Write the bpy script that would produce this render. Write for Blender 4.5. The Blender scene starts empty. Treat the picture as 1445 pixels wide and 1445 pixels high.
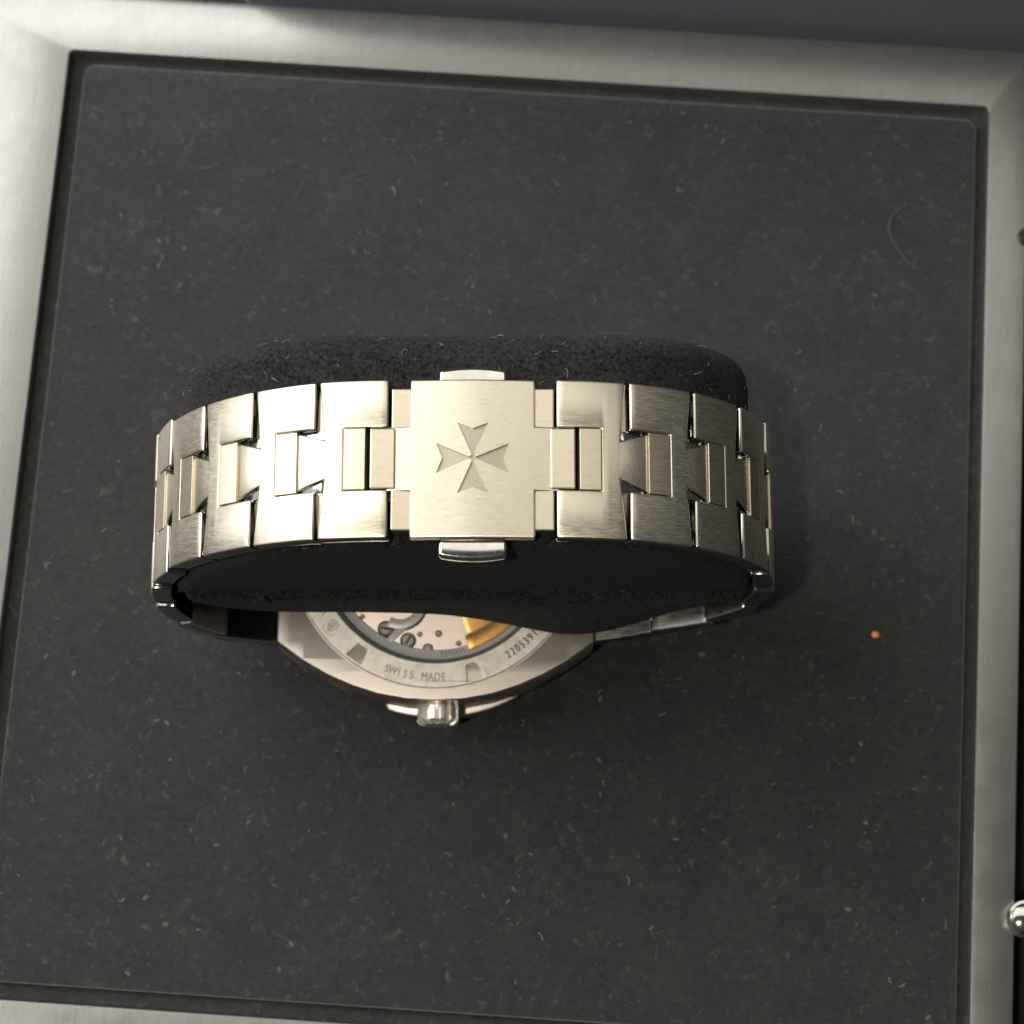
import bpy, bmesh, math, random
from mathutils import Vector, Matrix, noise
from mathutils.geometry import tessellate_polygon
random.seed(7)
S = 0.001            # everything below is written in millimetres
R = math.radians
C = bpy.context.scene.collection
scene = bpy.context.scene

# ------------------------------------------------------------------ camera
cam_d = bpy.data.cameras.new('camera'); cam = bpy.data.objects.new('camera', cam_d); C.objects.link(cam)
cam.location = (0, 0, 0.290); cam.rotation_euler = (R(13.5), 0, 0)
cam_d.sensor_width = 36; cam_d.lens = 82.21
cam_d.clip_start = 0.01; cam_d.clip_end = 20
cam_d.dof.use_dof = True; cam_d.dof.focus_distance = 0.255; cam_d.dof.aperture_fstop = 36
scene.camera = cam

# ------------------------------------------------------------------ world, lamps, exposure
w = bpy.data.worlds.new('World'); scene.world = w; w.use_nodes = True
w.node_tree.nodes['Background'].inputs[0].default_value = (0.92, 0.95, 1.0, 1)
w.node_tree.nodes['Background'].inputs[1].default_value = 0.05
def area(name, loc, target, size, power, col, shape='DISK', size_y=None):
    l = bpy.data.lights.new(name, 'AREA'); l.shape = shape; l.size = size*S
    if size_y: l.size_y = size_y*S
    l.energy = power; l.color = col
    o = bpy.data.objects.new(name, l); C.objects.link(o)
    o.location = Vector(loc)*S
    o.rotation_euler = (Vector(target)-Vector(loc)).to_track_quat('-Z', 'Y').to_euler()
    return o
area('ceiling_lamp', (-165, -120, 800), (0, 65, 0), 34, 2.5, (1.0, 0.90, 0.77))
area('window_light', (-310, 250, 290), (-20, 105, 0), 400, 2.3, (0.99, 0.985, 0.98), 'RECTANGLE', 480)
area('bright_ceiling', (-190, 440, 850), (-190, 440, 0), 1400, 2.55, (1.0, 0.94, 0.835), 'RECTANGLE', 460)
area('side_fill', (-760, 150, 420), (0, 70, 30), 620, 0.6, (1.0, 0.95, 0.87), 'RECTANGLE', 560)  # added fill panel out of view, brightens the left-hand links
scene.view_settings.view_transform = 'Standard'; scene.view_settings.look = 'None'
scene.view_settings.exposure = 0; scene.view_settings.gamma = 1
scene.render.engine = 'CYCLES'

# ------------------------------------------------------------------ materials
class N:
    def __init__(s, name):
        s.m = bpy.data.materials.new(name); s.m.use_nodes = True
        s.t = s.m.node_tree; s.b = s.t.nodes['Principled BSDF']
    def n(s, typ, ins={}, **kw):
        x = s.t.nodes.new(typ)
        for k, v in kw.items(): setattr(x, k, v)
        for k, v in ins.items():
            if hasattr(v, 'is_linked') or hasattr(v, 'links'): s.t.links.new(v, x.inputs[k])
            else: x.inputs[k].default_value = v
        return x
    def set(s, **kw):
        for k, v in kw.items():
            k = k.replace('_', ' ')
            if hasattr(v, 'is_linked'): s.t.links.new(v, s.b.inputs[k])
            else: s.b.inputs[k].default_value = v
    def mm(s, sc=(1, 1, 1)):
        tc = s.n('ShaderNodeTexCoord')
        mp = s.n('ShaderNodeMapping', {'Vector': tc.outputs['Object']})
        mp.inputs['Scale'].default_value = tuple(1000*q for q in sc)
        return mp.outputs[0]
    def ramp(s, fac, stops):
        r = s.n('ShaderNodeValToRGB', {'Fac': fac}); e = r.color_ramp.elements
        while len(e) < len(stops): e.new(0.5)
        for q, (p, c) in zip(e, stops): q.position = p; q.color = (*c, 1) if len(c) == 3 else c
        return r.outputs[0]

def steel(name, col, rough, aniso, sc=(0.55, 10, 10), bump=0.45, rv=0.09, dist=0.006):
    m = N(name); v = m.mm(sc)
    n1 = m.n('ShaderNodeTexNoise', {'Vector': v, 'Scale': 1.0, 'Detail': 4.0, 'Roughness': 0.7})
    v2 = m.mm((1, 1, 1))
    n2 = m.n('ShaderNodeTexNoise', {'Vector': v2, 'Scale': 0.55, 'Detail': 3.0})
    mr = m.n('ShaderNodeMapRange', {'Value': n1.outputs[0], 'From Min': 0.3, 'From Max': 0.7, 'To Min': rough-rv, 'To Max': rough+rv})
    colr = m.ramp(n1.outputs[0], [(0.3, tuple(c*0.80 for c in col)), (0.7, col)])
    mix = m.n('ShaderNodeMixRGB', {'Color1': colr, 'Color2': (col[0]*.93, col[1]*.92, col[2]*.9, 1)})
    mf = m.n('ShaderNodeMapRange', {'Value': n2.outputs[0], 'From Min': 0.45, 'From Max': 0.7, 'To Min': 0., 'To Max': .6})
    m.t.links.new(mf.outputs[0], mix.inputs[0])
    b = m.n('ShaderNodeBump', {'Height': n1.outputs[0], 'Strength': bump, 'Distance': dist*S})
    m.set(Base_Color=mix.outputs[0], Metallic=1.0, Roughness=mr.outputs[0], Normal=b.outputs[0])
    if aniso:
        tg = m.n('ShaderNodeTangent', direction_type='UV_MAP'); tg.uv_map = 'UVMap'
        m.set(Anisotropic=aniso, Tangent=tg.outputs[0])
    return m.m
M = {}
ST = (0.69, 0.63, 0.51)
M['brushed'] = steel('brushed_steel', ST, 0.36, 0.55)
M['insert'] = steel('brushed_steel_insert', (0.66, 0.60, 0.46), 0.36, 0.5, bump=0.25, rv=0.05)
M['flank'] = steel('shaded_flank_steel', (0.36, 0.35, 0.33), 0.10, 0.0, (1, 1, 1), 0.05, 0.02)  # polished steel, colour darkened to stand for the black velvet it reflects
M['satin'] = steel('satin_steel', (0.47, 0.445, 0.36), 0.48, 0.0, (3, 3, 3))
M['inner'] = steel('inner_steel', (0.66, 0.64, 0.60), 0.30, 0.3)
M['polished'] = steel('polished_steel', (0.80, 0.77, 0.73), 0.12, 0.0, (1, 1, 1), 0.1, 0.03)
M['case'] = steel('case_steel', (0.47, 0.425, 0.375), 0.40, 0.5, (0.5, 12, 12), 0.3, 0.05)
m = N('crown_steel'); m.set(Base_Color=(0.88, 0.86, 0.78, 1), Metallic=0.8, Roughness=0.26); M['crown'] = m.m
M['ring'] = steel('case_ring_steel', (0.86, 0.82, 0.74), 0.42, 0.0, (1.2, 1.2, 1.2), 0.15, 0.06)
m = N('flange_silver'); m.set(Base_Color=(0.74, 0.73, 0.72, 1), Metallic=0.25, Roughness=0.4); M['flange'] = m.m
m = N('screw_steel'); m.set(Base_Color=(0.70, 0.68, 0.65, 1), Metallic=0.6, Roughness=0.3); M['screw'] = m.m
M['chrome'] = steel('chrome', (0.78, 0.74, 0.69), 0.10, 0.0, (1, 1, 1), 0.05, 0.02)
M['gold'] = steel('rotor_gold', (0.86, 0.50, 0.17), 0.42, 0.0, (2, 2, 2), 0.2, 0.05)
m = N('engraving'); m.set(Base_Color=(0.12, 0.10, 0.08, 1), Metallic=0.5, Roughness=0.6); M['engraving'] = m.m
m = N('shallow_engraving'); m.set(Base_Color=(0.36, 0.31, 0.26, 1), Metallic=0.8, Roughness=0.5); M['engraving_soft'] = m.m
m = N('gasket'); m.set(Base_Color=(0.24, 0.26, 0.22, 1), Metallic=0.4, Roughness=0.3); M['gasket'] = m.m
m = N('dark_movement'); m.set(Base_Color=(0.05, 0.045, 0.04, 1), Metallic=0.6, Roughness=0.4); M['dark'] = m.m
m = N('ruby'); m.set(Base_Color=(0.35, 0.05, 0.06, 1), Roughness=0.15); M['ruby'] = m.m
# movement plate with Geneva stripes (relief)
m = N('striped_plate'); v = m.mm((1, 1, 1))
sx = m.n('ShaderNodeSeparateXYZ', {'Vector': v})
d = m.n('ShaderNodeMath', {0: sx.outputs[1], 1: 1.75}, operation='DIVIDE')
fr = m.n('ShaderNodeMath', {0: d.outputs[0]}, operation='FRACT')
nz = m.n('ShaderNodeTexNoise', {'Vector': m.mm((8, .8, 8)), 'Scale': 1.0, 'Detail': 3.0})
ad = m.n('ShaderNodeMath', {0: fr.outputs[0], 1: nz.outputs[0]}, operation='ADD')
b = m.n('ShaderNodeBump', {'Height': fr.outputs[0], 'Strength': 0.9, 'Distance': 0.22*S})
b2 = m.n('ShaderNodeBump', {'Height': nz.outputs[0], 'Strength': 0.3, 'Distance': 0.01*S, 'Normal': b.outputs[0]})
m.set(Base_Color=(0.50, 0.44, 0.395, 1), Metallic=1.0, Roughness=0.36, Normal=b2.outputs[0]); M['plate'] = m.m
# sapphire window
m = N('sapphire'); t = m.t; out = t.nodes['Material Output']; t.nodes.remove(m.b)
tr = m.n('ShaderNodeBsdfTransparent'); gl = m.n('ShaderNodeBsdfGlossy', {'Roughness': 0.03})
mx = m.n('ShaderNodeMixShader', {0: 0.06, 1: tr.outputs[0], 2: gl.outputs[0]})
t.links.new(mx.outputs[0], out.inputs[0]); M['sapphire'] = m.m

def fabric(name, c0, c1, fine, bump, sheen, spec, speck=0.0, coarse=0.12, grain=1.0, clump=0.0):
    m = N(name)
    n1 = m.n('ShaderNodeTexNoise', {'Vector': m.mm(), 'Scale': fine, 'Detail': 5.0, 'Roughness': 0.75})
    n2 = m.n('ShaderNodeTexNoise', {'Vector': m.mm(), 'Scale': coarse, 'Detail': 5.0, 'Roughness': 0.6})
    n4 = m.n('ShaderNodeTexNoise', {'Vector': m.mm(), 'Scale': coarse*7, 'Detail': 3.0, 'Roughness': 0.6})
    g = m.n('ShaderNodeMath', {0: n1.outputs[0], 1: grain}, operation='MULTIPLY')
    f = m.n('ShaderNodeMath', {0: g.outputs[0], 1: n2.outputs[0]}, operation='ADD')
    f2 = m.n('ShaderNodeMath', {0: f.outputs[0], 1: n4.outputs[0]}, operation='ADD')
    f3 = m.n('ShaderNodeMath', {0: f2.outputs[0], 1: 2.0+grain}, operation='DIVIDE')
    col = m.ramp(f3.outputs[0], [(0.38, c0), (0.66, c1)])
    if speck:
        n3 = m.n('ShaderNodeTexNoise', {'Vector': m.mm(), 'Scale': 3.2, 'Detail': 2.0})
        mk = m.n('ShaderNodeMapRange', {'Value': n3.outputs[0], 'From Min': 0.70, 'From Max': 0.80, 'To Min': 0., 'To Max': speck})
        mix = m.n('ShaderNodeMixRGB', {'Color1': col, 'Color2': (0.30, 0.29, 0.27, 1)})
        m.t.links.new(mk.outputs[0], mix.inputs[0]); col = mix.outputs[0]
    if clump:
        wv = m.n('ShaderNodeTexNoise', {'Vector': m.mm((1, 1, 1)), 'Scale': 0.75, 'Detail': 4.0, 'Roughness': 0.7, 'Distortion': 1.2})
        ck = m.n('ShaderNodeMapRange', {'Value': wv.outputs[0], 'From Min': 0.58, 'From Max': 0.80, 'To Min': 0., 'To Max': clump})
        mc = m.n('ShaderNodeMixRGB', {'Color1': col, 'Color2': (0.16, 0.16, 0.155, 1)})
        m.t.links.new(ck.outputs[0], mc.inputs[0]); col = mc.outputs[0]
    b = m.n('ShaderNodeBump', {'Height': n1.outputs[0], 'Strength': bump, 'Distance': 0.25*S})
    m.set(Base_Color=col, Roughness=0.85, Normal=b.outputs[0], Sheen_Weight=sheen, Sheen_Roughness=0.5, Specular_IOR_Level=spec)
    return m.m
M['velvet'] = fabric('black_velvet', (0.006, 0.0063, 0.0062), (0.029, 0.030, 0.029), 2.0, 0.6, 1.0, 0.25, 0.35, 0.12, 1.6, 0.55)
M['suede'] = fabric('cushion_suede', (0.002, 0.002, 0.002), (0.052, 0.052, 0.051), 2.2, 1.0, 0.06, 0.12, 0.5, 0.3, 5.0)
M['lid'] = fabric('lid_leather', (0.13, 0.145, 0.185), (0.16, 0.175, 0.215), 1.2, 0.2, 0.1, 0.3)
# grey lacquered wood of the frame
m = N('grey_lacquer')
n1 = m.n('ShaderNodeTexNoise', {'Vector': m.mm((3.0, 0.12, 1)), 'Scale': 1.0, 'Detail': 4.0, 'Roughness': 0.6})
n2 = m.n('ShaderNodeTexNoise', {'Vector': m.mm(), 'Scale': 0.25, 'Detail': 4.0})
col = m.ramp(n1.outputs[0], [(0.25, (0.225, 0.222, 0.212)), (0.75, (0.27, 0.266, 0.253))])
mr = m.n('ShaderNodeMapRange', {'Value': n2.outputs[0], 'From Min': 0.3, 'From Max': 0.7, 'To Min': 0.25, 'To Max': 0.31})
b = m.n('ShaderNodeBump', {'Height': n1.outputs[0], 'Strength': 0.25, 'Distance': 0.05*S})
m.set(Base_Color=col, Metallic=0.7, Roughness=mr.outputs[0], Normal=b.outputs[0], Specular_IOR_Level=0.8); M['lacquer'] = m.m
m = N('black_recess'); m.set(Base_Color=(0.006, 0.006, 0.006, 1), Roughness=0.8); M['black'] = m.m
m = N('lint'); m.set(Base_Color=(0.45, 0.44, 0.42, 1), Roughness=0.7); M['lint'] = m.m
m = N('dust'); m.set(Base_Color=(0.10, 0.10, 0.097, 1), Roughness=0.9); M['dust'] = m.m
m = N('orange_fleck'); m.set(Base_Color=(0.85, 0.30, 0.10, 1), Roughness=0.6); M['orange'] = m.m
m = N('table_stain'); nt = m.n('ShaderNodeTexNoise', {'Vector': m.mm((.02, .3, .1)), 'Scale': 1.0, 'Detail': 5.0})
m.set(Base_Color=m.ramp(nt.outputs[0], [(0.3, (0.010, 0.010, 0.012)), (0.7, (0.018, 0.018, 0.020))]), Roughness=0.6); M['table'] = m.m

# ------------------------------------------------------------------ mesh helpers
def finish(bm, sharp=32):
    bmesh.ops.recalc_face_normals(bm, faces=bm.faces)
    ng = [f for f in bm.faces if len(f.verts) > 4]
    if ng: bmesh.ops.triangulate(bm, faces=ng, quad_method='BEAUTY', ngon_method='BEAUTY')
    uv = bm.loops.layers.uv.verify()
    for f in bm.faces:
        for l in f.loops: l[uv].uv = (l.vert.co.x/20, l.vert.co.y/20)
    bm.transform(Matrix.Scale(S, 4))
    me = bpy.data.meshes.new('m'); bm.to_mesh(me); bm.free()
    me.uv_layers[0].name = 'UVMap'
    for p in me.polygons: p.use_smooth = True
    me.set_sharp_from_angle(angle=R(sharp))
    return me
def obj(name, bm, mat, parent=None, loc=None, mtx=None, sharp=32, flank=None, under=None):
    me = bm if isinstance(bm, bpy.types.Mesh) else finish(bm, sharp)
    me.name = name
    if not me.materials:
        me.materials.append(M[mat])
        if flank:                       # flanks polished, top brushed; dark reflections are put into the flank colour
            me.materials.append(M[flank]); me.materials.append(M[under or 'inner'])
            for p in me.polygons:
                if p.normal.z < -0.5: p.material_index = 2
                elif abs(p.normal.z) < 0.5: p.material_index = 1
    o = bpy.data.objects.new(name, me); C.objects.link(o)
    if parent: o.parent = parent
    if loc is not None: o.location = Vector(loc)*S
    if mtx is not None: o.matrix_local = mtx
    return o
def thing(name, label, cat, loc=(0, 0, 0), rz=0, group=None):
    o = bpy.data.objects.new(name, None); C.objects.link(o); o.empty_display_size = 0.01
    o.location = Vector(loc)*S; o.rotation_euler = (0, 0, rz)
    o['label'] = label; o['category'] = cat
    if group: o['group'] = group
    return o
def prism(outer, z0, z1, holes=(), bevel=0.0, seg=2, top_only=False, bevel_holes=True):
    bm = bmesh.new(); loops = [list(outer)]+[list(h) for h in holes]
    tris = tessellate_polygon([[Vector((x, y, 0)) for x, y in l] for l in loops])
    flat = [p for l in loops for p in l]
    if holes:
        T = [bm.verts.new((x, y, z1)) for x, y in flat]; B = [bm.verts.new((x, y, z0)) for x, y in flat]
        for t in tris:
            try: bm.faces.new([T[i] for i in t]); bm.faces.new([B[i] for i in reversed(t)])
            except ValueError: pass
    else:
        T = [bm.verts.new((x, y, z1)) for x, y in flat]; B = [bm.verts.new((x, y, z0)) for x, y in flat]
        bm.faces.new(T); bm.faces.new(list(reversed(B)))
    k = 0
    for l in loops:
        n = len(l)
        for i in range(n):
            a, b = k+i, k+(i+1) % n
            bm.faces.new([T[a], B[a], B[b], T[b]])
        k += n
    bmesh.ops.recalc_face_normals(bm, faces=bm.faces)
    if bevel > 0:
        no = len(outer); es = []
        for e in bm.edges:
            if len(e.link_faces) != 2: continue
            if e.calc_face_angle(0) < R(28): continue
            if top_only and min(v.co.z for v in e.verts) < z1-1e-6: continue
            es.append(e)
        bmesh.ops.bevel(bm, geom=es, offset=bevel, segments=seg, affect='EDGES', profile=0.5, clamp_overlap=True)
    return bm
def slices(bm, axis, vals):
    for v in vals:
        co = [0, 0, 0]; no = [0, 0, 0]; co[axis] = v; no[axis] = 1
        bmesh.ops.bisect_plane(bm, geom=bm.verts[:]+bm.edges[:]+bm.faces[:], plane_co=co, plane_no=no)
def box(x0, x1, y0, y1, z0, z1, bevel=0.0, seg=2):
    return prism([(x0, y0), (x1, y0), (x1, y1), (x0, y1)], z0, z1, bevel=bevel, seg=seg)
def circ(r, n=96, cx=0, cy=0, a0=0): return [(cx+r*math.cos(a0+2*math.pi*i/n), cy+r*math.sin(a0+2*math.pi*i/n)) for i in range(n)]
def lathe(profile, n=96, axis='Z'):
    bm = bmesh.new(); rings = []
    for r, z in profile:
        if r < 1e-6: rings.append([bm.verts.new((0, 0, z))])
        else: rings.append([bm.verts.new((r*math.cos(2*math.pi*i/n), r*math.sin(2*math.pi*i/n), z)) for i in range(n)])
    for a, b in zip(rings, rings[1:]):
        for i in range(n):
            j = (i+1) % n
            if len(a) == 1 and len(b) == 1: continue
            if len(a) == 1: bm.faces.new([a[0], b[i], b[j]])
            elif len(b) == 1: bm.faces.new([a[i], b[0], a[j]])
            else: bm.faces.new([a[i], b[i], b[j], a[j]])
    return bm
def rrect(x0, x1, y0, y1, r, n=6):
    pts = []
    for cx, cy, a in ((x1-r, y0+r, -90), (x1-r, y1-r, 0), (x0+r, y1-r, 90), (x0+r, y0+r, 180)):
        for i in range(n+1):
            t = R(a+90*i/n); pts.append((cx+r*math.cos(t), cy+r*math.sin(t)))
    return pts

# ------------------------------------------------------------------ table and presentation box
to = obj('table_top', box(-600, 600, -500, 700, -60, -40, 1.0), 'table'); to['kind'] = 'structure'

YAW = R(-3.85)
pbox = thing('presentation_box', 'grey lacquered watch box with black velvet floor, open under the steel watch', 'box', (0, 0, 0), YAW)
L, Rr, T, B = -68.1, 55.0, 129.1, 4.5
def rim_hole(o): return rrect(L-o, Rr+o, B-o, T+o, 0.8, 4)
obj('frame', prism(rrect(-84, 60.1, -10, 137.2, 1.0, 4), -14, 0, holes=[rim_hole(0)], bevel=0.22, seg=3), 'lacquer', pbox)
obj('recess_floor', prism(rrect(L-.5, Rr+.5, B-.5, T+.5, 0.5, 3), -6, -2.3), 'velvet', pbox)
# velvet pad with soft rounded border, lightly uneven
bm = prism(rrect(L+2.1, Rr-1.5, B+2.2, T-1.5, 1.6, 5), -2.35, -1.2, bevel=0.22, seg=3, top_only=True)
slices(bm, 0, [L+3+i*3.0 for i in range(40)]); slices(bm, 1, [B+3.5+i*3.0 for i in range(40)])
for v in bm.verts:
    if v.co.z > -1.9: v.co.z += 0.10*noise.noise(v.co*0.05)-0.06*(0.5+noise.noise(v.co*0.4))*0.5
obj('velvet_pad', bm, 'velvet', pbox)
# a lighter crescent dent in the nap: a low curved ridge
# outer tray below and around the frame
obj('outer_tray', prism(rrect(-90, 74, -16, 150, 3, 4), -30, -14.2, bevel=0.5), 'black', pbox)
obj('outer_wall', prism(rrect(66, 74, -16, 150, 1, 3), -14.1, -2, bevel=0.4), 'black', pbox)
# open lid behind, leaning back
bm = prism(rrect(-46, 92, -8, 66, 7, 8), -7, 0, bevel=1.2, seg=3)
obj('lid', bm, 'lid', pbox, mtx=Matrix.Translation(Vector((0, 138.8, 0))*S) @ Matrix.Rotation(R(78), 4, 'X'))

# latch studs in the right-hand rail
def stud(x, y, r, h, mat, label, name='latch_stud'):
    prof = [(0, h), (r*.45, h-.05), (r*.72, h-.3), (r*.80, h-.7), (r*.82, h-.95), (r*.95, h-1.0), (r, h-1.15), (r, -0.5), (0, -.5)]
    o = obj(name, lathe(prof, 48), mat, pbox, (x, y, 0.0)); o['label'] = label; return o
def toq(x, y): return (x*math.cos(YAW)+y*math.sin(YAW), -x*math.sin(YAW)+y*math.cos(YAW))
qx, qy = toq(62.7, 18.3)
stud(qx, qy, 2.35, 2.2, 'chrome', 'domed chrome stud on the edge of the right rail')
qx, qy = toq(67.6, 106.7)
obj('pin_socket', lathe([(0, .06), (.55, .06), (.6, .3), (1.0, .35), (1.25, .12), (1.3, -.5), (0, -.5)], 40), 'dark', pbox, (qx, qy, 0))

# ------------------------------------------------------------------ wristwatch
YC = 63.1; CX = -4.15; ZT = 51.8
watch = thing('wristwatch', 'steel bracelet wristwatch lying dial down, clasp up, wrapped round the black cushion', 'wristwatch', (CX, YC, -1.2))
WO = Vector((CX, YC, -1.2))
def wm(x, y, z, rot=Matrix.Identity(4)):     # absolute mm -> local matrix under the watch
    return Matrix.Translation((Vector((x, y, z))-WO)*S) @ rot

# --- clasp
clasp_mtx = wm(CX, YC, ZT)
def crest(co):
    co.z += -0.004*co.x*co.x-0.034*abs(co.x)
A_, B_, C_, D_ = 6.6, 8.62, 9.2, 3.52
cross_outer = [(C_, -D_), (C_, D_), (A_, D_), (A_, B_), (-A_, B_), (-A_, D_), (-C_, D_), (-C_, -D_), (-A_, -D_), (-A_, -B_), (A_, -B_), (A_, -D_)]
def emblem(k=1.0, o=0.0):
    pts = []
    for q in range(4):
        a = R(90*q)
        for (x, y) in ((0.10, 0.36), (1.62, 3.84), (0, 3.22), (-1.62, 3.84), (-0.10, 0.36)):
            x, y = x*k, y*k
            pts.append((x*math.cos(a)-y*math.sin(a), x*math.sin(a)+y*math.cos(a)))
    return pts
bm = prism(cross_outer, -1.35, 0, holes=[emblem()], bevel=0.0)
es = [e for e in bm.edges if len(e.link_faces) == 2 and e.calc_face_angle(0) > R(28) and max(abs(v.co.x) for v in e.verts) > 5 or (len(e.link_faces) == 2 and e.calc_face_angle(0) > R(28) and max(abs(v.co.y) for v in e.verts) > 5)]
bmesh.ops.bevel(bm, geom=es, offset=0.2, segments=3, affect='EDGES', profile=0.5, clamp_overlap=True)
slices(bm, 0, [0]+[s*v for v in (1.5, 3, 4.5, 6, 7.5) for s in (-1, 1)])
for v in bm.verts: crest(v.co)
obj('clasp_cover', bm, 'brushed', watch, mtx=clasp_mtx, sharp=12)
cc = [o for o in watch.children if o.name.startswith('clasp_cover')][0]
bm = bmesh.new()                                     # sunk floor of the cross
cv = bm.verts.new((0, 0, -.30))
ev = [bm.verts.new((x*1.01, y*1.01, -.30)) for x, y in emblem()]
for i in range(len(ev)): bm.faces.new([cv, ev[i], ev[(i+1) % len(ev)]])
for v in bm.verts: crest(v.co)
em = obj('maltese_cross', bm, 'satin', cc, sharp=5)
# lower clasp plate seen in the four corners, centre end pieces
obj('clasp_plate', box(-8.62, 8.62, -7.75, 7.75, -1.9, -0.62, 0.15), 'insert', watch, mtx=clasp_mtx, sharp=18)
for s in (-1, 1):
    obj('clasp_end_piece', box(min(s*8.2, s*10.85), max(s*8.2, s*10.85), -3.3, 3.3, -2.2, -0.30, 0.15), 'insert', watch, mtx=clasp_mtx, sharp=18)
    bm = box(-3.62, 3.62, -1.1, 1.1, -.75, .75, 0.42, 5)     # push button, domed outward
    slices(bm, 0, [-3, -2, -1, 0, 1, 2, 3])
    for v in bm.verts:
        if v.co.y*s > 0.5: v.co.y -= s*0.028*v.co.x**2
    obj('push_button', bm, 'polished', watch, mtx=wm(CX, YC+s*(8.62+0.35 if s > 0 else 8.62+1.15), ZT-(1.0 if s > 0 else 1.6)))
    bm = box(-3.3, 3.3, -1.0, 1.0, -.5, .45, 0.1); 
    obj('button_stem', bm, 'inner', watch, mtx=wm(CX, YC+s*(7.9), ZT-2.1))
obj('folding_blade', box(-10.5, 10.5, -4.2, 4.2, -3.4, -2.4, 0.2), 'inner', watch, mtx=clasp_mtx)

# --- bracelet path (outer surface, x,z absolute)
def crom(P, n=24):
    out = []
    Q = [P[0]*2-P[1]]+P+[P[-1]*2-P[-2]]
    for i in range(1, len(Q)-2):
        a, b, c, d = Q[i-1:i+3]
        for k in range(n):
            t = k/n
            out.append(0.5*((2*b)+(c-a)*t+(2*a-5*b+4*c-d)*t*t+(3*b-a-3*c+d)*t**3))
    out.append(P[-1]); return out
LP = [(-13.1, 51.65), (-20.7, 50.6), (-28.1, 47.1), (-34.3, 41.6), (-38.7, 35.2), (-41.2, 28.6), (-42.0, 21.5), (-41.2, 14.0), (-38.2, 7.2), (-34.0, 4.2), (-28.6, 4.8)]
RP = [(4.75, 51.65), (12.6, 50.5), (20.1, 46.8), (25.8, 40.8), (29.2, 33.8), (30.3, 26.6), (29.8, 20.4), (27.5, 15.2), (23.4, 11.2), (17.2, 8.0), (10.1, 5.6)]
def lengths(pts):
    return sum((b-a).length for a, b in zip(pts, pts[1:]))
def march(pts, n):
    # split into n equal chords
    lo, hi = 1.0, 20.0
    for _ in range(50):
        P = (lo+hi)/2; res = [pts[0]]; k = 0
        while k < len(pts)-1 and len(res) <= n:
            if (pts[k+1]-res[-1]).length >= P:
                a, b = pts[k], pts[k+1]; c = res[-1]; u0, u1 = 0., 1.
                for _ in range(30):
                    u = (u0+u1)/2
                    if (a.lerp(b, u)-c).length < P: u0 = u
                    else: u1 = u
                res.append(a.lerp(b, u1))
            else: k += 1
        if len(res) > n: lo = P
        else: hi = P
    return res[:n], P
def link_body(Lk, P, Wn, Wf, first_x=0.0):
    """half Maltese-cross link: blocks, notch on the near side, flared tongue on the far side"""
    tip = P+2.05; ne = Lk-0.62
    o = [(0, Wn), (0, 3.36), (4.75, 3.36), (4.75, -3.36), (0, -3.36), (0, -Wn), (Lk, -Wf), (ne, -2.2), (tip, -3.27), (tip, 3.27), (ne, 2.2), (Lk, Wf)]
    bm = prism(o, -2.4, 0, bevel=0.32, seg=3)
    slices(bm, 0, [0.8*i for i in range(1, int(tip/0.8)+1)])
    return bm
def bend(bm, P, rad, tongue=True):
    for v in bm.verts:
        dx = v.co.x-P*0.47
        v.co.z += (P*0.47)**2/(2*rad)*0.55-dx*dx/(2*rad)
        if v.co.x > P-1.0: v.co.z -= 0.045*(v.co.x-(P-1.0))**2
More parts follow.
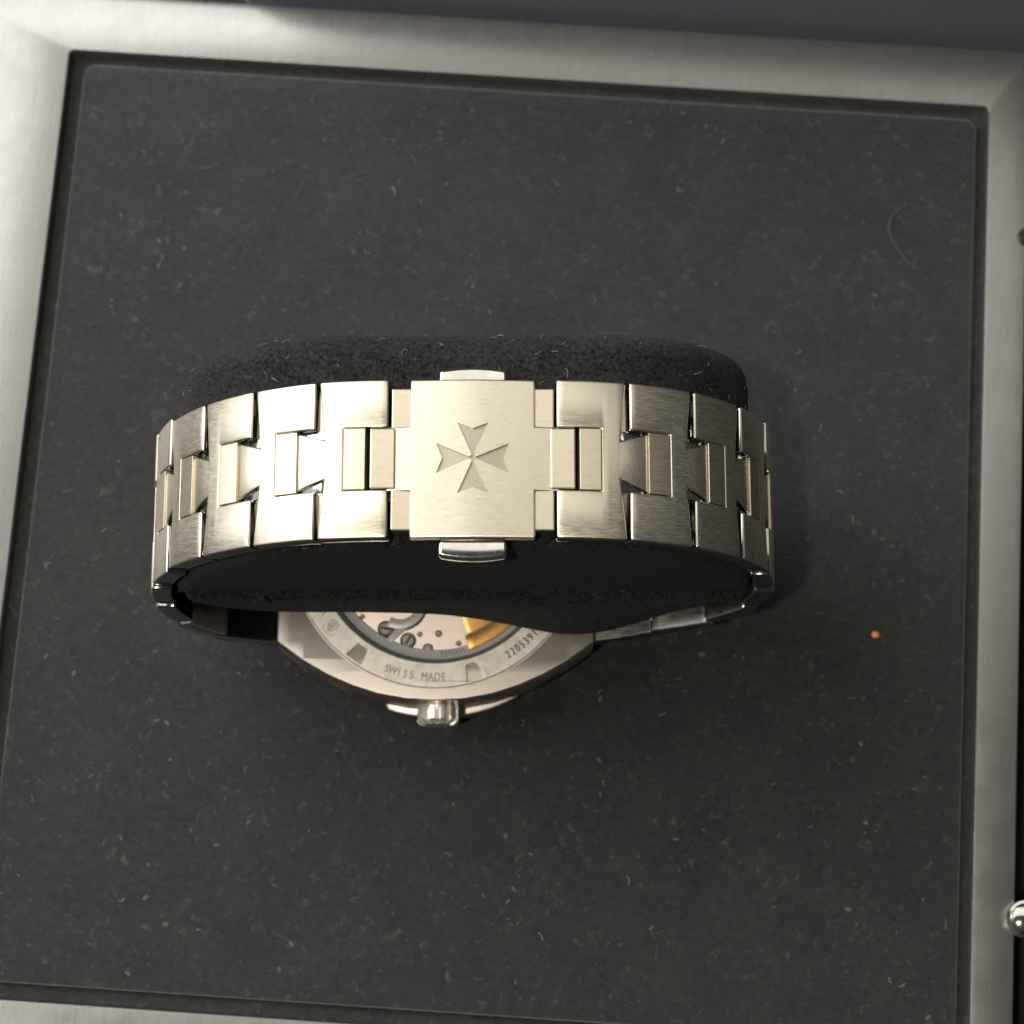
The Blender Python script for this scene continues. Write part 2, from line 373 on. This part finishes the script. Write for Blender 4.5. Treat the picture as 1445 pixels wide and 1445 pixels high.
def build_links(ctrl, side, n, seed):
    pts = crom([Vector((x, 0, z)) for x, z in ctrl])
    J, P = march(pts, n)
    J.append(pts[-1])
    rnd = random.Random(seed)
    print('side', side, 'pitch', round(P, 2), [(round(p.x, 1), round(p.z, 1)) for p in J])
    def W(i):
        t = i/n
        return 8.66 if t < 0.50 else 8.66+(11.75-8.66)*((t-.50)/.50)**1.1
    for i in range(n):
        a, b = J[i], J[i+1]; d = (b-a); Pl = d.length; d.normalize()
        X = d; Y = Vector((0, -side, 0))*1.0
        Y = Vector((0, 1, 0)); Z = X.cross(Y)
        # outward normal must point away from loop centre
        mid = (a+b)/2; ctr = Vector((-5.5, 0, 26))
        if Z.dot(mid-ctr) < 0: Y = -Y; Z = -Z
        jit = Matrix.Rotation(R(rnd.uniform(-.8, .8)), 4, 'Y')
        rot = Matrix((X, Y, Z)).transposed().to_4x4() @ jit
        mtx = wm(a.x, YC, a.z, rot)
        Lk = Pl-0.42
        last = i == n-1
        if last:
            bm = prism([(0, W(i)), (0, 3.36), (4.75, 3.36), (4.75, -3.36), (0, -3.36), (0, -W(i)), (Pl-.2, -W(i+1)), (Pl-.2, W(i+1))], -2.4, 0, bevel=.17)
            slices(bm, 0, [0.8*k for k in range(1, 9)])
        else: bm = link_body(Lk, Pl, W(i)+(0.32 if i >= 4 else 0.0), W(i+1)-(0.10 if i >= 3 else 0))
        bend(bm, Pl, 32)
        l = obj('bracelet_link', bm, 'brushed', watch, mtx=mtx, flank='flank', under=('flank' if side < 0 else 'inner'), sharp=18)  # same steel inside: dark copy on the left for cushion reflections, lighter right
        bm = box(2.45 if i == 0 else 2.2, 4.735, -3.335, 3.335, -2.2, 0.0, 0.05)
        slices(bm, 0, [3.0, 3.5, 4.1])
        bend(bm, Pl, 32)
        for v in bm.verts: v.co.z += -0.05+0.045*(v.co.x-3.6)
        obj('centre_insert', bm, 'insert', l, sharp=18)
        if not last:
            bm = box(Lk-.75, Pl+1.6, -3.33, 3.33, -2.3, -0.55, 0.08)
            slices(bm, 0, [Lk+k*.7 for k in range(4)])
            bend(bm, Pl, 32)
            obj('polished_bridge', bm, 'polished', l)
            bm = box(Lk-1.0, Pl+.55, -W(i)+.8, W(i)-.8, -2.0, -0.95, 0.08)
            bend(bm, Pl, 32)
            obj('wedge_filler', bm, 'brushed', l)  # added filler so the wedge gap looks lit, standing for the side wall
build_links(LP, -1, 9, 3)
build_links(RP, 1, 9, 5)

# --- watch head (case, dial side down)
HX, HY = -9.3, 63.0; ZB = 10.0
def hm(x=0, y=0, z=0, rot=Matrix.Identity(4)): return wm(HX+x, HY+y, z, rot)
half = [(-19.3, -11.9), (-16.2, -14.2), (-13.2, -15.95), (-10.2, -17.3), (-7, -18.35), (-3.6, -18.98), (0, -19.2), (3.6, -18.98), (7, -18.35), (10.2, -17.3), (13.2, -15.95), (16.2, -14.2), (19.3, -11.9)]
case_o = half+[(-x, -y) for x, y in half]
bm = prism(case_o, 2.2, ZB, holes=[circ(14.9, 96)], bevel=0.0)
es = [e for e in bm.edges if len(e.link_faces) == 2 and e.calc_face_angle(0) > R(50) and max(v.co.xy.length for v in e.verts) > 16]
bmesh.ops.bevel(bm, geom=es, offset=0.7, segments=4, affect='EDGES', profile=0.5, clamp_overlap=True)
slices(bm, 0, [-16.0, 16.0, -17.6, 17.6])
for v in bm.verts:
    if v.co.z > 8 and abs(v.co.x) > 16.0: v.co.z -= 0.10*(abs(v.co.x)-16.0)
case = obj('case', bm, 'case', watch, mtx=hm(), sharp=18)
# bezel under the case, with the six scallops
pts = []
for i in range(144):
    a = 2*math.pi*i/144; ph = (a*6/(2*math.pi)) % 1
    pts.append(((20.1-(0.9 if ph < .18 else 0))*math.cos(a), (20.1-(0.9 if ph < .18 else 0))*math.sin(a)))
obj('bezel', prism(pts, -0.9, 2.1, bevel=0.25), 'case', watch, mtx=hm())
obj('crystal', prism(circ(16.5), -1.2, -0.88, bevel=.1), 'dark', watch, mtx=hm())
# case back ring with seven tool notches
def rot2(x, y, a): return (x*math.cos(a)-y*math.sin(a), x*math.sin(a)+y*math.cos(a))
def down(theta, r): a = R(-90+theta); return (r*math.cos(a), r*math.sin(a))      # theta measured from 6 o'clock to the right
notches = []
for k in range(7):
    th = 16.6+k*360/7; a = R(th)
    tp = [(-1.15, -17.35), (1.15, -17.35), (0.80, -15.55), (0.55, -15.25), (-0.55, -15.25), (-0.80, -15.55)]
    notches.append([rot2(x, y, a) for x, y in tp])
bm = prism(circ(17.9, 128), ZB-.15, ZB+.45, holes=[circ(14.75, 128)]+notches, bevel=0.0)
es = [e for e in bm.edges if len(e.link_faces) == 2 and e.calc_face_angle(0) > R(50) and (min(v.co.xy.length for v in e.verts) > 17.8)]
bmesh.ops.bevel(bm, geom=es, offset=0.25, segments=3, affect='EDGES')
back = obj('case_back', bm, 'ring', watch, mtx=hm())
obj('window_gasket', lathe([(14.75, ZB+.42), (14.6, ZB+.36), (14.2, ZB+.12), (14.15, ZB-.6), (14.8, ZB-.6), (14.8, ZB+.3)], 128), 'gasket', watch, mtx=hm())
obj('back_window', prism(circ(14.15, 96), ZB-.05, ZB+.1), 'sapphire', watch, mtx=hm())
# movement
mov = obj('movement', lathe([(0, 9.0), (12.85, 9.0), (12.85, 5), (0, 5)], 96), 'plate', watch, mtx=hm())
obj('movement_flange', lathe([(14.25, 9.5), (14.0, 9.36), (13.0, 9.3), (12.86, 9.2), (12.8, 8.4), (14.3, 8.4), (14.3, 9.5)], 128), 'flange', watch, mtx=hm())
def up(theta): return R(theta)
def disc_screw(x, y, r, slot, kind='screw'):
    bm = lathe([(0, .28), (r*.78, .28), (r, .16), (r, -.1), (0, -.1)], 28)
    s = obj(kind, bm, 'screw', mov, (x, y, 9.0))
    obj('screw_well', lathe([(r*1.02, .02), (r*1.28, .05), (r*1.3, .0), (r*1.0, .0)], 28), 'dark', mov, (x, y, 9.0))
    if slot is not None:
        obj('screw_slot', box(-r*.8, r*.8, -r*.16, r*.16, .20, .295), 'dark', mov, mtx=Matrix.Translation(Vector((x, y, 9.0))*S) @ Matrix.Rotation(slot, 4, 'Z'))
disc_screw(-6.1, -10.2, .78, R(-10)); disc_screw(-3.35, -11.65, .76, R(60)); disc_screw(-0.95, -12.65, .5, None)
for x, y, r in ((-1.95, -10.9, .26), (.35, -10.8, .33), (2.8, -12.0, .26), (-9.0, -8.7, .26), (-9.2, -7.8, .3)): disc_screw(x, y, r, None)
# a bevelled bridge arm with a dark gap beside it, the balance end of the movement
arc = []
ccx, ccy = -4.4, -7.0
for i in range(13):
    t = R(-120+110*i/12); arc.append((ccx+3.3*math.cos(t), ccy+3.3*math.sin(t)))
for i in range(13):
    t = R(-10-110*i/12); arc.append((ccx+2.1*math.cos(t), ccy+2.1*math.sin(t)))
obj('dark_gap', prism([(x*1.0+.12, y-.18) for x, y in arc], 9.0, 9.03), 'dark', mov)
obj('balance_bridge', prism(arc, 9.04, 9.4, bevel=.12), 'flange', mov)
obj('bridge_arm', prism([(-4.2, -9.3), (-3.2, -9.9), (-5.3, -11.9), (-6.4, -12.3), (-6.0, -11.5)], 9.04, 9.3, bevel=.1), 'flange', mov)
obj('dark_gap', prism([(-4.6, -9.4), (-4.1, -9.3), (-6.1, -11.6), (-6.6, -11.7)], 9.0, 9.04), 'dark', mov)
# gold rotor, right-hand half, heavier outer rim
def sector(r0, r1, t0, t1, n=48):
    a = [(r1*math.cos(R(t0+(t1-t0)*i/n)), r1*math.sin(R(t0+(t1-t0)*i/n))) for i in range(n+1)]
    b = [(r0*math.cos(R(t1-(t1-t0)*i/n)), r0*math.sin(R(t1-(t1-t0)*i/n))) for i in range(n+1)]
    return a+b
rotor = obj('rotor', prism(sector(1.5, 11.6, -70.5, 92), 9.4, 9.62, bevel=.08), 'gold', watch, mtx=hm())
obj('rotor_rim', prism(sector(11.72, 13.5, -72.5, 94), 9.4, 9.82, bevel=.1), 'gold', rotor)
obj('rotor_hub', lathe([(0, 9.85), (1.4, 9.85), (1.9, 9.7), (1.9, 9.2), (0, 9.2)], 40), 'chrome', rotor)
for i in range(7):                                   # tiny engraved ticks next to the rotor on the flange
    x, y = down(3.5+i*1.9, 13.35)
    obj('flange_mark', box(-.06, .06, -.28, .28, 0, .06), 'gasket', watch, mtx=hm(x, y, 9.3, Matrix.Rotation(R(3.5+i*1.9+20), 4, 'Z')))
# engraved words, one flat mesh each, letters along an arc with their tops to the centre
def ring_text(txt, th, r, size, mat, name, step, label):
    bm = bmesh.new(); n = len(txt)
    for i, ch in enumerate(txt):
        if ch == ' ': continue
        cu = bpy.data.curves.new('t', 'FONT'); cu.body = ch; cu.size = size; cu.align_x = 'CENTER'; cu.align_y = 'CENTER'
        cu.extrude = 0.012; cu.space_character = 1
        o = bpy.data.objects.new('t', cu); C.objects.link(o)
        bpy.context.view_layer.update()
        me = bpy.data.meshes.new_from_object(o.evaluated_get(bpy.context.evaluated_depsgraph_get()))
        bpy.data.objects.remove(o); bpy.data.curves.remove(cu)
        a = th+(i-(n-1)/2)*step
        x, y = down(a, r)
        me.transform(Matrix.Translation((x, y, ZB+.462)) @ Matrix.Rotation(R(a), 4, 'Z') @ Matrix.Diagonal((0.82, 1.12, 1, 1)))
        for k_ in (-1, 0, 1):                        # heavier strokes
            m2 = me.copy(); m2.transform(Matrix.Translation((0.035*k_*math.cos(R(a)), 0.035*k_*math.sin(R(a)), 0.002*k_)))
            bm.from_mesh(m2); bpy.data.meshes.remove(m2)
        bpy.data.meshes.remove(me)
    o = obj(name, bm, mat, back); o['label'] = label
ring_text('SWISS MADE', -8.6, 16.45, 1.28, 'engraving_soft', 'engraved_words', 2.72, 'pale engraved words SWISS MADE on the case back ring')
ring_text('2205391', 40.3, 16.3, 1.25, 'engraving', 'engraved_number', 2.45, 'dark engraved number 2205391 on the case back ring')
# hallmark shield with a row of ticks
bm = bmesh.new()
def addp(b2):
    me = bpy.data.meshes.new('x'); b2.to_mesh(me); b2.free(); bm.from_mesh(me); bpy.data.meshes.remove(me)
sh = [(-.62, .6), (0, .78), (.62, .6), (.6, -.1), (.35, -.55), (0, -.8), (-.35, -.55), (-.6, -.1)]
addp(prism(sh, 0, .02, holes=[[(x*.82, y*.82) for x, y in sh]]))
for (x0, x1, y0, y1) in ((-.05, .05, -.55, .55), (.12, .22, -.3, .45), (.22, .42, .25, .35), (.22, .38, -.1, 0), (-.4, -.1, .2, .34), (-.32, -.16, -.3, .2), (-.45, -.1, -.12, -.02), (-.3, -.08, -.42, -.34)):
    addp(box(x0, x1, y0, y1, 0, .021))
for i in range(9):
    a = R(-150+i*15); b2 = box(-.04, .04, -.13, .13, 0, .02); b2.transform(Matrix.Translation((1.12*math.cos(a), 1.12*math.sin(a), 0)) @ Matrix.Rotation(a+math.pi/2, 4, 'Z')); addp(b2)
x, y = down(-51, 16.1)
o = obj('hallmark', bm, 'engraving_soft', back, mtx=Matrix.Translation(Vector((x, y, ZB+.455))*S) @ Matrix.Rotation(R(-35), 4, 'Z'))
bm = bmesh.new()
for i in range(5):
    b2 = box(-.05, .05, -.3+.05*(i % 2), .3, 0, .02); b2.transform(Matrix.Translation((i*.32-.6, 0, 0)) @ Matrix.Rotation(R(12*(i-2)), 4, 'Z')); addp(b2)
x, y = down(-60, 16.1)
obj('engraved_mark', bm, 'engraving', back, mtx=Matrix.Translation(Vector((x, y, ZB+.455))*S) @ Matrix.Rotation(R(-60), 4, 'Z'))
# crown: fluted, axis along y
n = 12; prof = [(.0, 1.9), (.35, 2.35), (.75, 2.55), (2.5, 2.6), (2.85, 2.35), (3.1, 1.9)]
bm = bmesh.new(); rings = []
K = n*10
for yy, rr in prof:
    ring = []
    for i in range(K):
        ph = (i/10.0) % 1
        groove = 0.0 if .24 < ph < .76 else 0.62
        if yy in (0., 3.1): groove *= .4
        r2 = rr-groove; a = 2*math.pi*i/K
        ring.append(bm.verts.new((r2*math.cos(a), -yy, r2*math.sin(a))))
    rings.append(ring)
for a, b in zip(rings, rings[1:]):
    for i in range(K): bm.faces.new([a[i], a[(i+1) % K], b[(i+1) % K], b[i]])
bm.faces.new(rings[0]); bm.faces.new(list(reversed(rings[-1])))
obj('crown', bm, 'crown', watch, mtx=hm(0.25, -18.5, 5.6), sharp=20)
# end links joining the case to the bracelet
# (the lug steps)
for s, zz in ((-1, 4.6), (1, 5.2)):
    obj('lug_bar', box(min(s*17.8, s*19.8), max(s*17.8, s*19.8), -10.9, 10.9, zz-1.5, zz+1.2, .3), 'inner', watch, mtx=hm())

# ------------------------------------------------------------------ cushion
cush = thing('watch_cushion', 'black suede C-shaped cushion filling the steel bracelet loop', 'cushion', (CX, 66, 0))
CO = Vector((CX, 66, 0))
lp = crom([Vector((x, 0, z)) for x, z in LP], 10); rp = crom([Vector((x, 0, z)) for x, z in RP], 10)
loop = list(reversed([p for p in lp if p.z > 23.2]))+[p for p in rp if p.z > 23.2]
ins = []
for i, p in enumerate(loop):
    a = loop[max(0, i-1)]; b = loop[min(len(loop)-1, i+1)]; d = (b-a).normalized(); nrm = Vector((d.z, 0, -d.x))
    if nrm.dot(Vector((-5.5, 0, 26))-p) < 0: nrm = -nrm
    q = p+nrm*2.75; ins.append((q.x, q.z))
x0, x1 = ins[0][0], ins[-1][0]
bottom = []
for i in range(1, 24):
    t = i/24; x = x1+(x0-x1)*t
    bottom.append((x, ins[-1][1]+(ins[0][1]-ins[-1][1])*t+ 1.5*math.sin(math.pi*t)+0*t))
prof = ins+bottom
prof = [p for k, p in enumerate(prof) if k % 2 == 0]
def ring_extrude(prof, stations):
    """closed XZ profile carried along y; stations = (y, inset)"""
    bm = bmesh.new(); n = len(prof)
    cx = sum(p[0] for p in prof)/n; cz = sum(p[1] for p in prof)/n
    nr = []
    for i in range(n):
        a = Vector(prof[i-1]); b = Vector(prof[(i+1) % n]); d = (b-a).normalized(); m_ = Vector((d.y, -d.x))
        if m_.dot(Vector((cx, cz))-Vector(prof[i])) < 0: m_ = -m_
        nr.append(m_)
    rings = []
    for y, ins_ in stations:
        rings.append([bm.verts.new((p[0]+nr[i].x*ins_, y, p[1]+nr[i].y*ins_)) for i, p in enumerate(prof)])
    for a, b in zip(rings, rings[1:]):
        for i in range(n): bm.faces.new([a[i], a[(i+1) % n], b[(i+1) % n], b[i]])
    bm.faces.new(rings[0]); bm.faces.new(list(reversed(rings[-1])))
    return bm
r = 3.2; yb = 78.2; yf = 54.1
st = [(yf+.0+1.6*(1-math.sin(R(t))), 1.6*(1-math.cos(R(t)))) for t in (90, 70, 50, 30, 10)]
st = [(yf+1.6*(1-math.cos(R(t))), 1.6*(1-math.sin(R(t)))) for t in (0, 20, 40, 60, 90)]
st += [(y, 0) for y in (58, 62, 66, 70, 73)]
st += [(yb-r*(1-math.cos(R(t))), r*(1-math.sin(R(t)))) for t in (90, 70, 50, 35, 20, 8, 0)]
bm = ring_extrude(prof, st)
for v in bm.verts:                                   # behind the bracelet the cushion swells squarer
    k = min(1, max(0, (v.co.y-71.5)/3)); dx = v.co.x+5.5; t = min(1, abs(dx)/36)
    if v.co.z > 26: v.co.z += k*8.0*t**2.0*min(1, (v.co.z-26)/8)
    v.co.x = -5.5+dx*(1-0.01*k*t)
bm.transform(Matrix.Translation(-CO))
obj('cushion_body', bm, 'suede', cush, sharp=60)
# lower fold: hangs below the body, bulging to the right
fold_top = [(-37.5, 24.0), (-31, 23.7), (-26, 22.9), (-12, 22.6), (-2, 22.6), (8, 22.5), (15, 22.8), (20, 23.7), (26.5, 24.2)]
fold_bot = [(27.0, 23.2), (24.5, 20.5), (20, 17.0), (15.5, 13.4), (12.5, 11.5), (9.5, 10.9), (6, 10.8), (2.5, 10.9), (-1, 11.2), (-5, 12.2), (-9, 13.6), (-14, 14.4), (-20, 14.8), (-26, 14.9), (-32, 16.4), (-36.5, 19.5), (-38.3, 22.5)]
P2 = crom([Vector((x, 0, z)) for x, z in fold_top+fold_bot+[fold_top[0]]], 4)[:-1]
prof2 = [(p.x, p.z) for p in P2]
r = 1.7
yf2 = 53.4
st = [(yf2+r*(1-math.cos(R(t))), r*(1-math.sin(R(t)))) for t in (0, 20, 40, 60, 90)]+[(58, 0), (64, 0), (70, 0), (75, 0), (76, .6), (76.5, 1.4)]
bm = ring_extrude(prof2, st)
for v in bm.verts:
    if v.co.z < 22: v.co.y -= 1.9*math.exp(-((v.co.x-7.5)/8.5)**2)*max(0, 1-(v.co.y-53.6)/6)*min(1, (22-v.co.z)/6)
bm.transform(Matrix.Translation(-CO))
obj('cushion_fold', bm, 'suede', cush, sharp=60)
# fine nap on the cushion: short fibres standing off the surface (uncountable)
def fibres(n, sampler, rad, lmin, lmax, curl, rnd):
    bm = bmesh.new()
    for _ in range(n):
        p, nr = sampler(rnd)
        t1 = nr.orthogonal().normalized(); t2 = nr.cross(t1); a = rnd.uniform(0, 6.283)
        d = (t1*math.cos(a)+t2*math.sin(a)); side = nr.cross(d)
        Ln = rnd.uniform(lmin, lmax); k = 5; prev = None; cu = rnd.uniform(-curl, curl); lift = rnd.uniform(.1, .55)
        q = p.copy(); ang = 0; r_ = rad*rnd.uniform(.6, 1.2)
        for j in range(k):
            dirv = (d*math.cos(ang)+side*math.sin(ang))
            h = nr*(lift*math.sin(math.pi*j/(k-1))*Ln*.35+r_*.6)
            c = q+h; s1 = dirv.cross(nr).normalized()
            ring = [bm.verts.new(c+s1*r_*math.cos(u)+nr*r_*math.sin(u)) for u in (0, 2.09, 4.19)]
            if prev:
                for i in range(3): bm.faces.new([prev[i], prev[(i+1) % 3], ring[(i+1) % 3], ring[i]])
            prev = ring; q = q+dirv*Ln/(k-1); ang += cu/(k-1)
    return bm
bodyo = [o for o in cush.children if o.name.startswith('cushion_body')][0]
polys = [(p.center/S+CO, p.normal.copy(), p.area) for p in bodyo.data.polygons if len(p.vertices) == 4]
import bisect as _b
cum = []; tot = 0
for p in polys: tot += p[2]; cum.append(tot)
def cs(rnd):
    while True:
        i = _b.bisect(cum, rnd.uniform(0, tot)); i = min(i, len(polys)-1)
        me = bodyo.data; pl = [p for p in (bodyo.data.polygons[i],)][0]
        vs = [me.vertices[v].co/S+CO for v in pl.vertices][:4]
        if len(pl.vertices) != 4: continue
        u, v = rnd.random(), rnd.random()
        p = vs[0].lerp(vs[1], u).lerp(vs[3].lerp(vs[2], u), v)
        n_ = pl.normal
        if p.y > 56 and p.y < 71.5: continue
        return p, Vector(n_)
o = obj('lint', fibres(130, cs, 0.018, .25, 1.1, 2.5, random.Random(4)), 'lint'); o['kind'] = 'stuff'; o['label'] = 'pale specks of lint caught on the black watch cushion'; o['category'] = 'lint'
ca, sa = math.cos(YAW), math.sin(YAW)
def ps(rnd):
    x = rnd.uniform(L+3, Rr-3); y = rnd.uniform(B+3, T-3)
    return Vector((x*ca-y*sa, x*sa+y*ca, -1.17)), Vector((0, 0, 1))
o = obj('lint', fibres(95, ps, 0.026, .3, 1.3, 2.5, random.Random(9)), 'lint'); o['kind'] = 'stuff'; o['label'] = 'pale lint and curled fibres scattered over the black velvet floor'; o['category'] = 'lint'
# soft dust tufts
bm = bmesh.new(); rnd = random.Random(12)
clumps = [Vector(q) for q in ((-30, 88, 0), (-8, 86, 0), (10, 84.5, 0), (-47, 101, 0), (-35, 25, 0), (48, 33, 0), (2, 20, 0))]
for _ in range(260):
    p, n_ = ps(rnd)
    if _ % 3 == 0:
        c_ = clumps[_ % len(clumps)]; p = Vector((c_.x+rnd.gauss(0, 3.0), c_.y+rnd.gauss(0, 3.0), p.z))
    Ln = .10+.42*rnd.random()**2.2
    m_ = Matrix.Translation(p) @ Matrix.Rotation(rnd.uniform(0, 6.3), 4, 'Z') @ Matrix.Diagonal((Ln, Ln*rnd.uniform(.25, .7), .04, 1))
    bmesh.ops.create_icosphere(bm, subdivisions=1, radius=1, matrix=m_)
o = obj('dust', bm, 'dust'); o['kind'] = 'stuff'; o['label'] = 'faint grey dust tufts spread across the black velvet floor'; o['category'] = 'dust'
bm = bmesh.new(); bmesh.ops.create_icosphere(bm, subdivisions=2, radius=1)
for v in bm.verts: v.co = Vector((v.co.x*.52, v.co.y*.45, v.co.z*.28))*(1+.25*noise.noise(v.co*2+Vector((3, 1, 0))))
o = obj('orange_crumb', bm, 'orange', None, (45.9, 53.9, -1.02)); o['label'] = 'tiny orange crumb on the black velvet right of the watch'; o['category'] = 'crumb'

# one long pale hair lying in a hook on the velvet, upper right
HAIRXY = [(54.1, 111.6), (52.0, 111.4), (50.5, 110.4), (49.7, 108.6), (50.2, 106.6), (51.3, 104.6), (52.6, 103.3), (54.3, 102.0)]
HAIR = [(x, y, -1.1) for x, y in HAIRXY]
hp = crom([Vector(p) for p in HAIR], 5); bm = bmesh.new(); prev = None
for i, p in enumerate(hp):
    d = (hp[min(i+1, len(hp)-1)]-hp[max(i-1, 0)]).normalized(); sd = d.cross(Vector((0, 0, 1))).normalized()
    rr = 0.075*math.sin(math.pi*(i+.6)/(len(hp)+.2))**.6
    ring = [bm.verts.new(p+sd*rr*math.cos(u)+Vector((0, 0, 1))*rr*math.sin(u)) for u in (0, 1.05, 2.09, 3.14, 4.19, 5.24)]
    if prev:
        for k in range(6): bm.faces.new([prev[k], prev[(k+1) % 6], ring[(k+1) % 6], ring[k]])
    prev = ring
o = obj('hair', bm, 'dust'); o['label'] = 'single pale hooked hair lying on the velvet at the upper right'; o['category'] = 'hair'
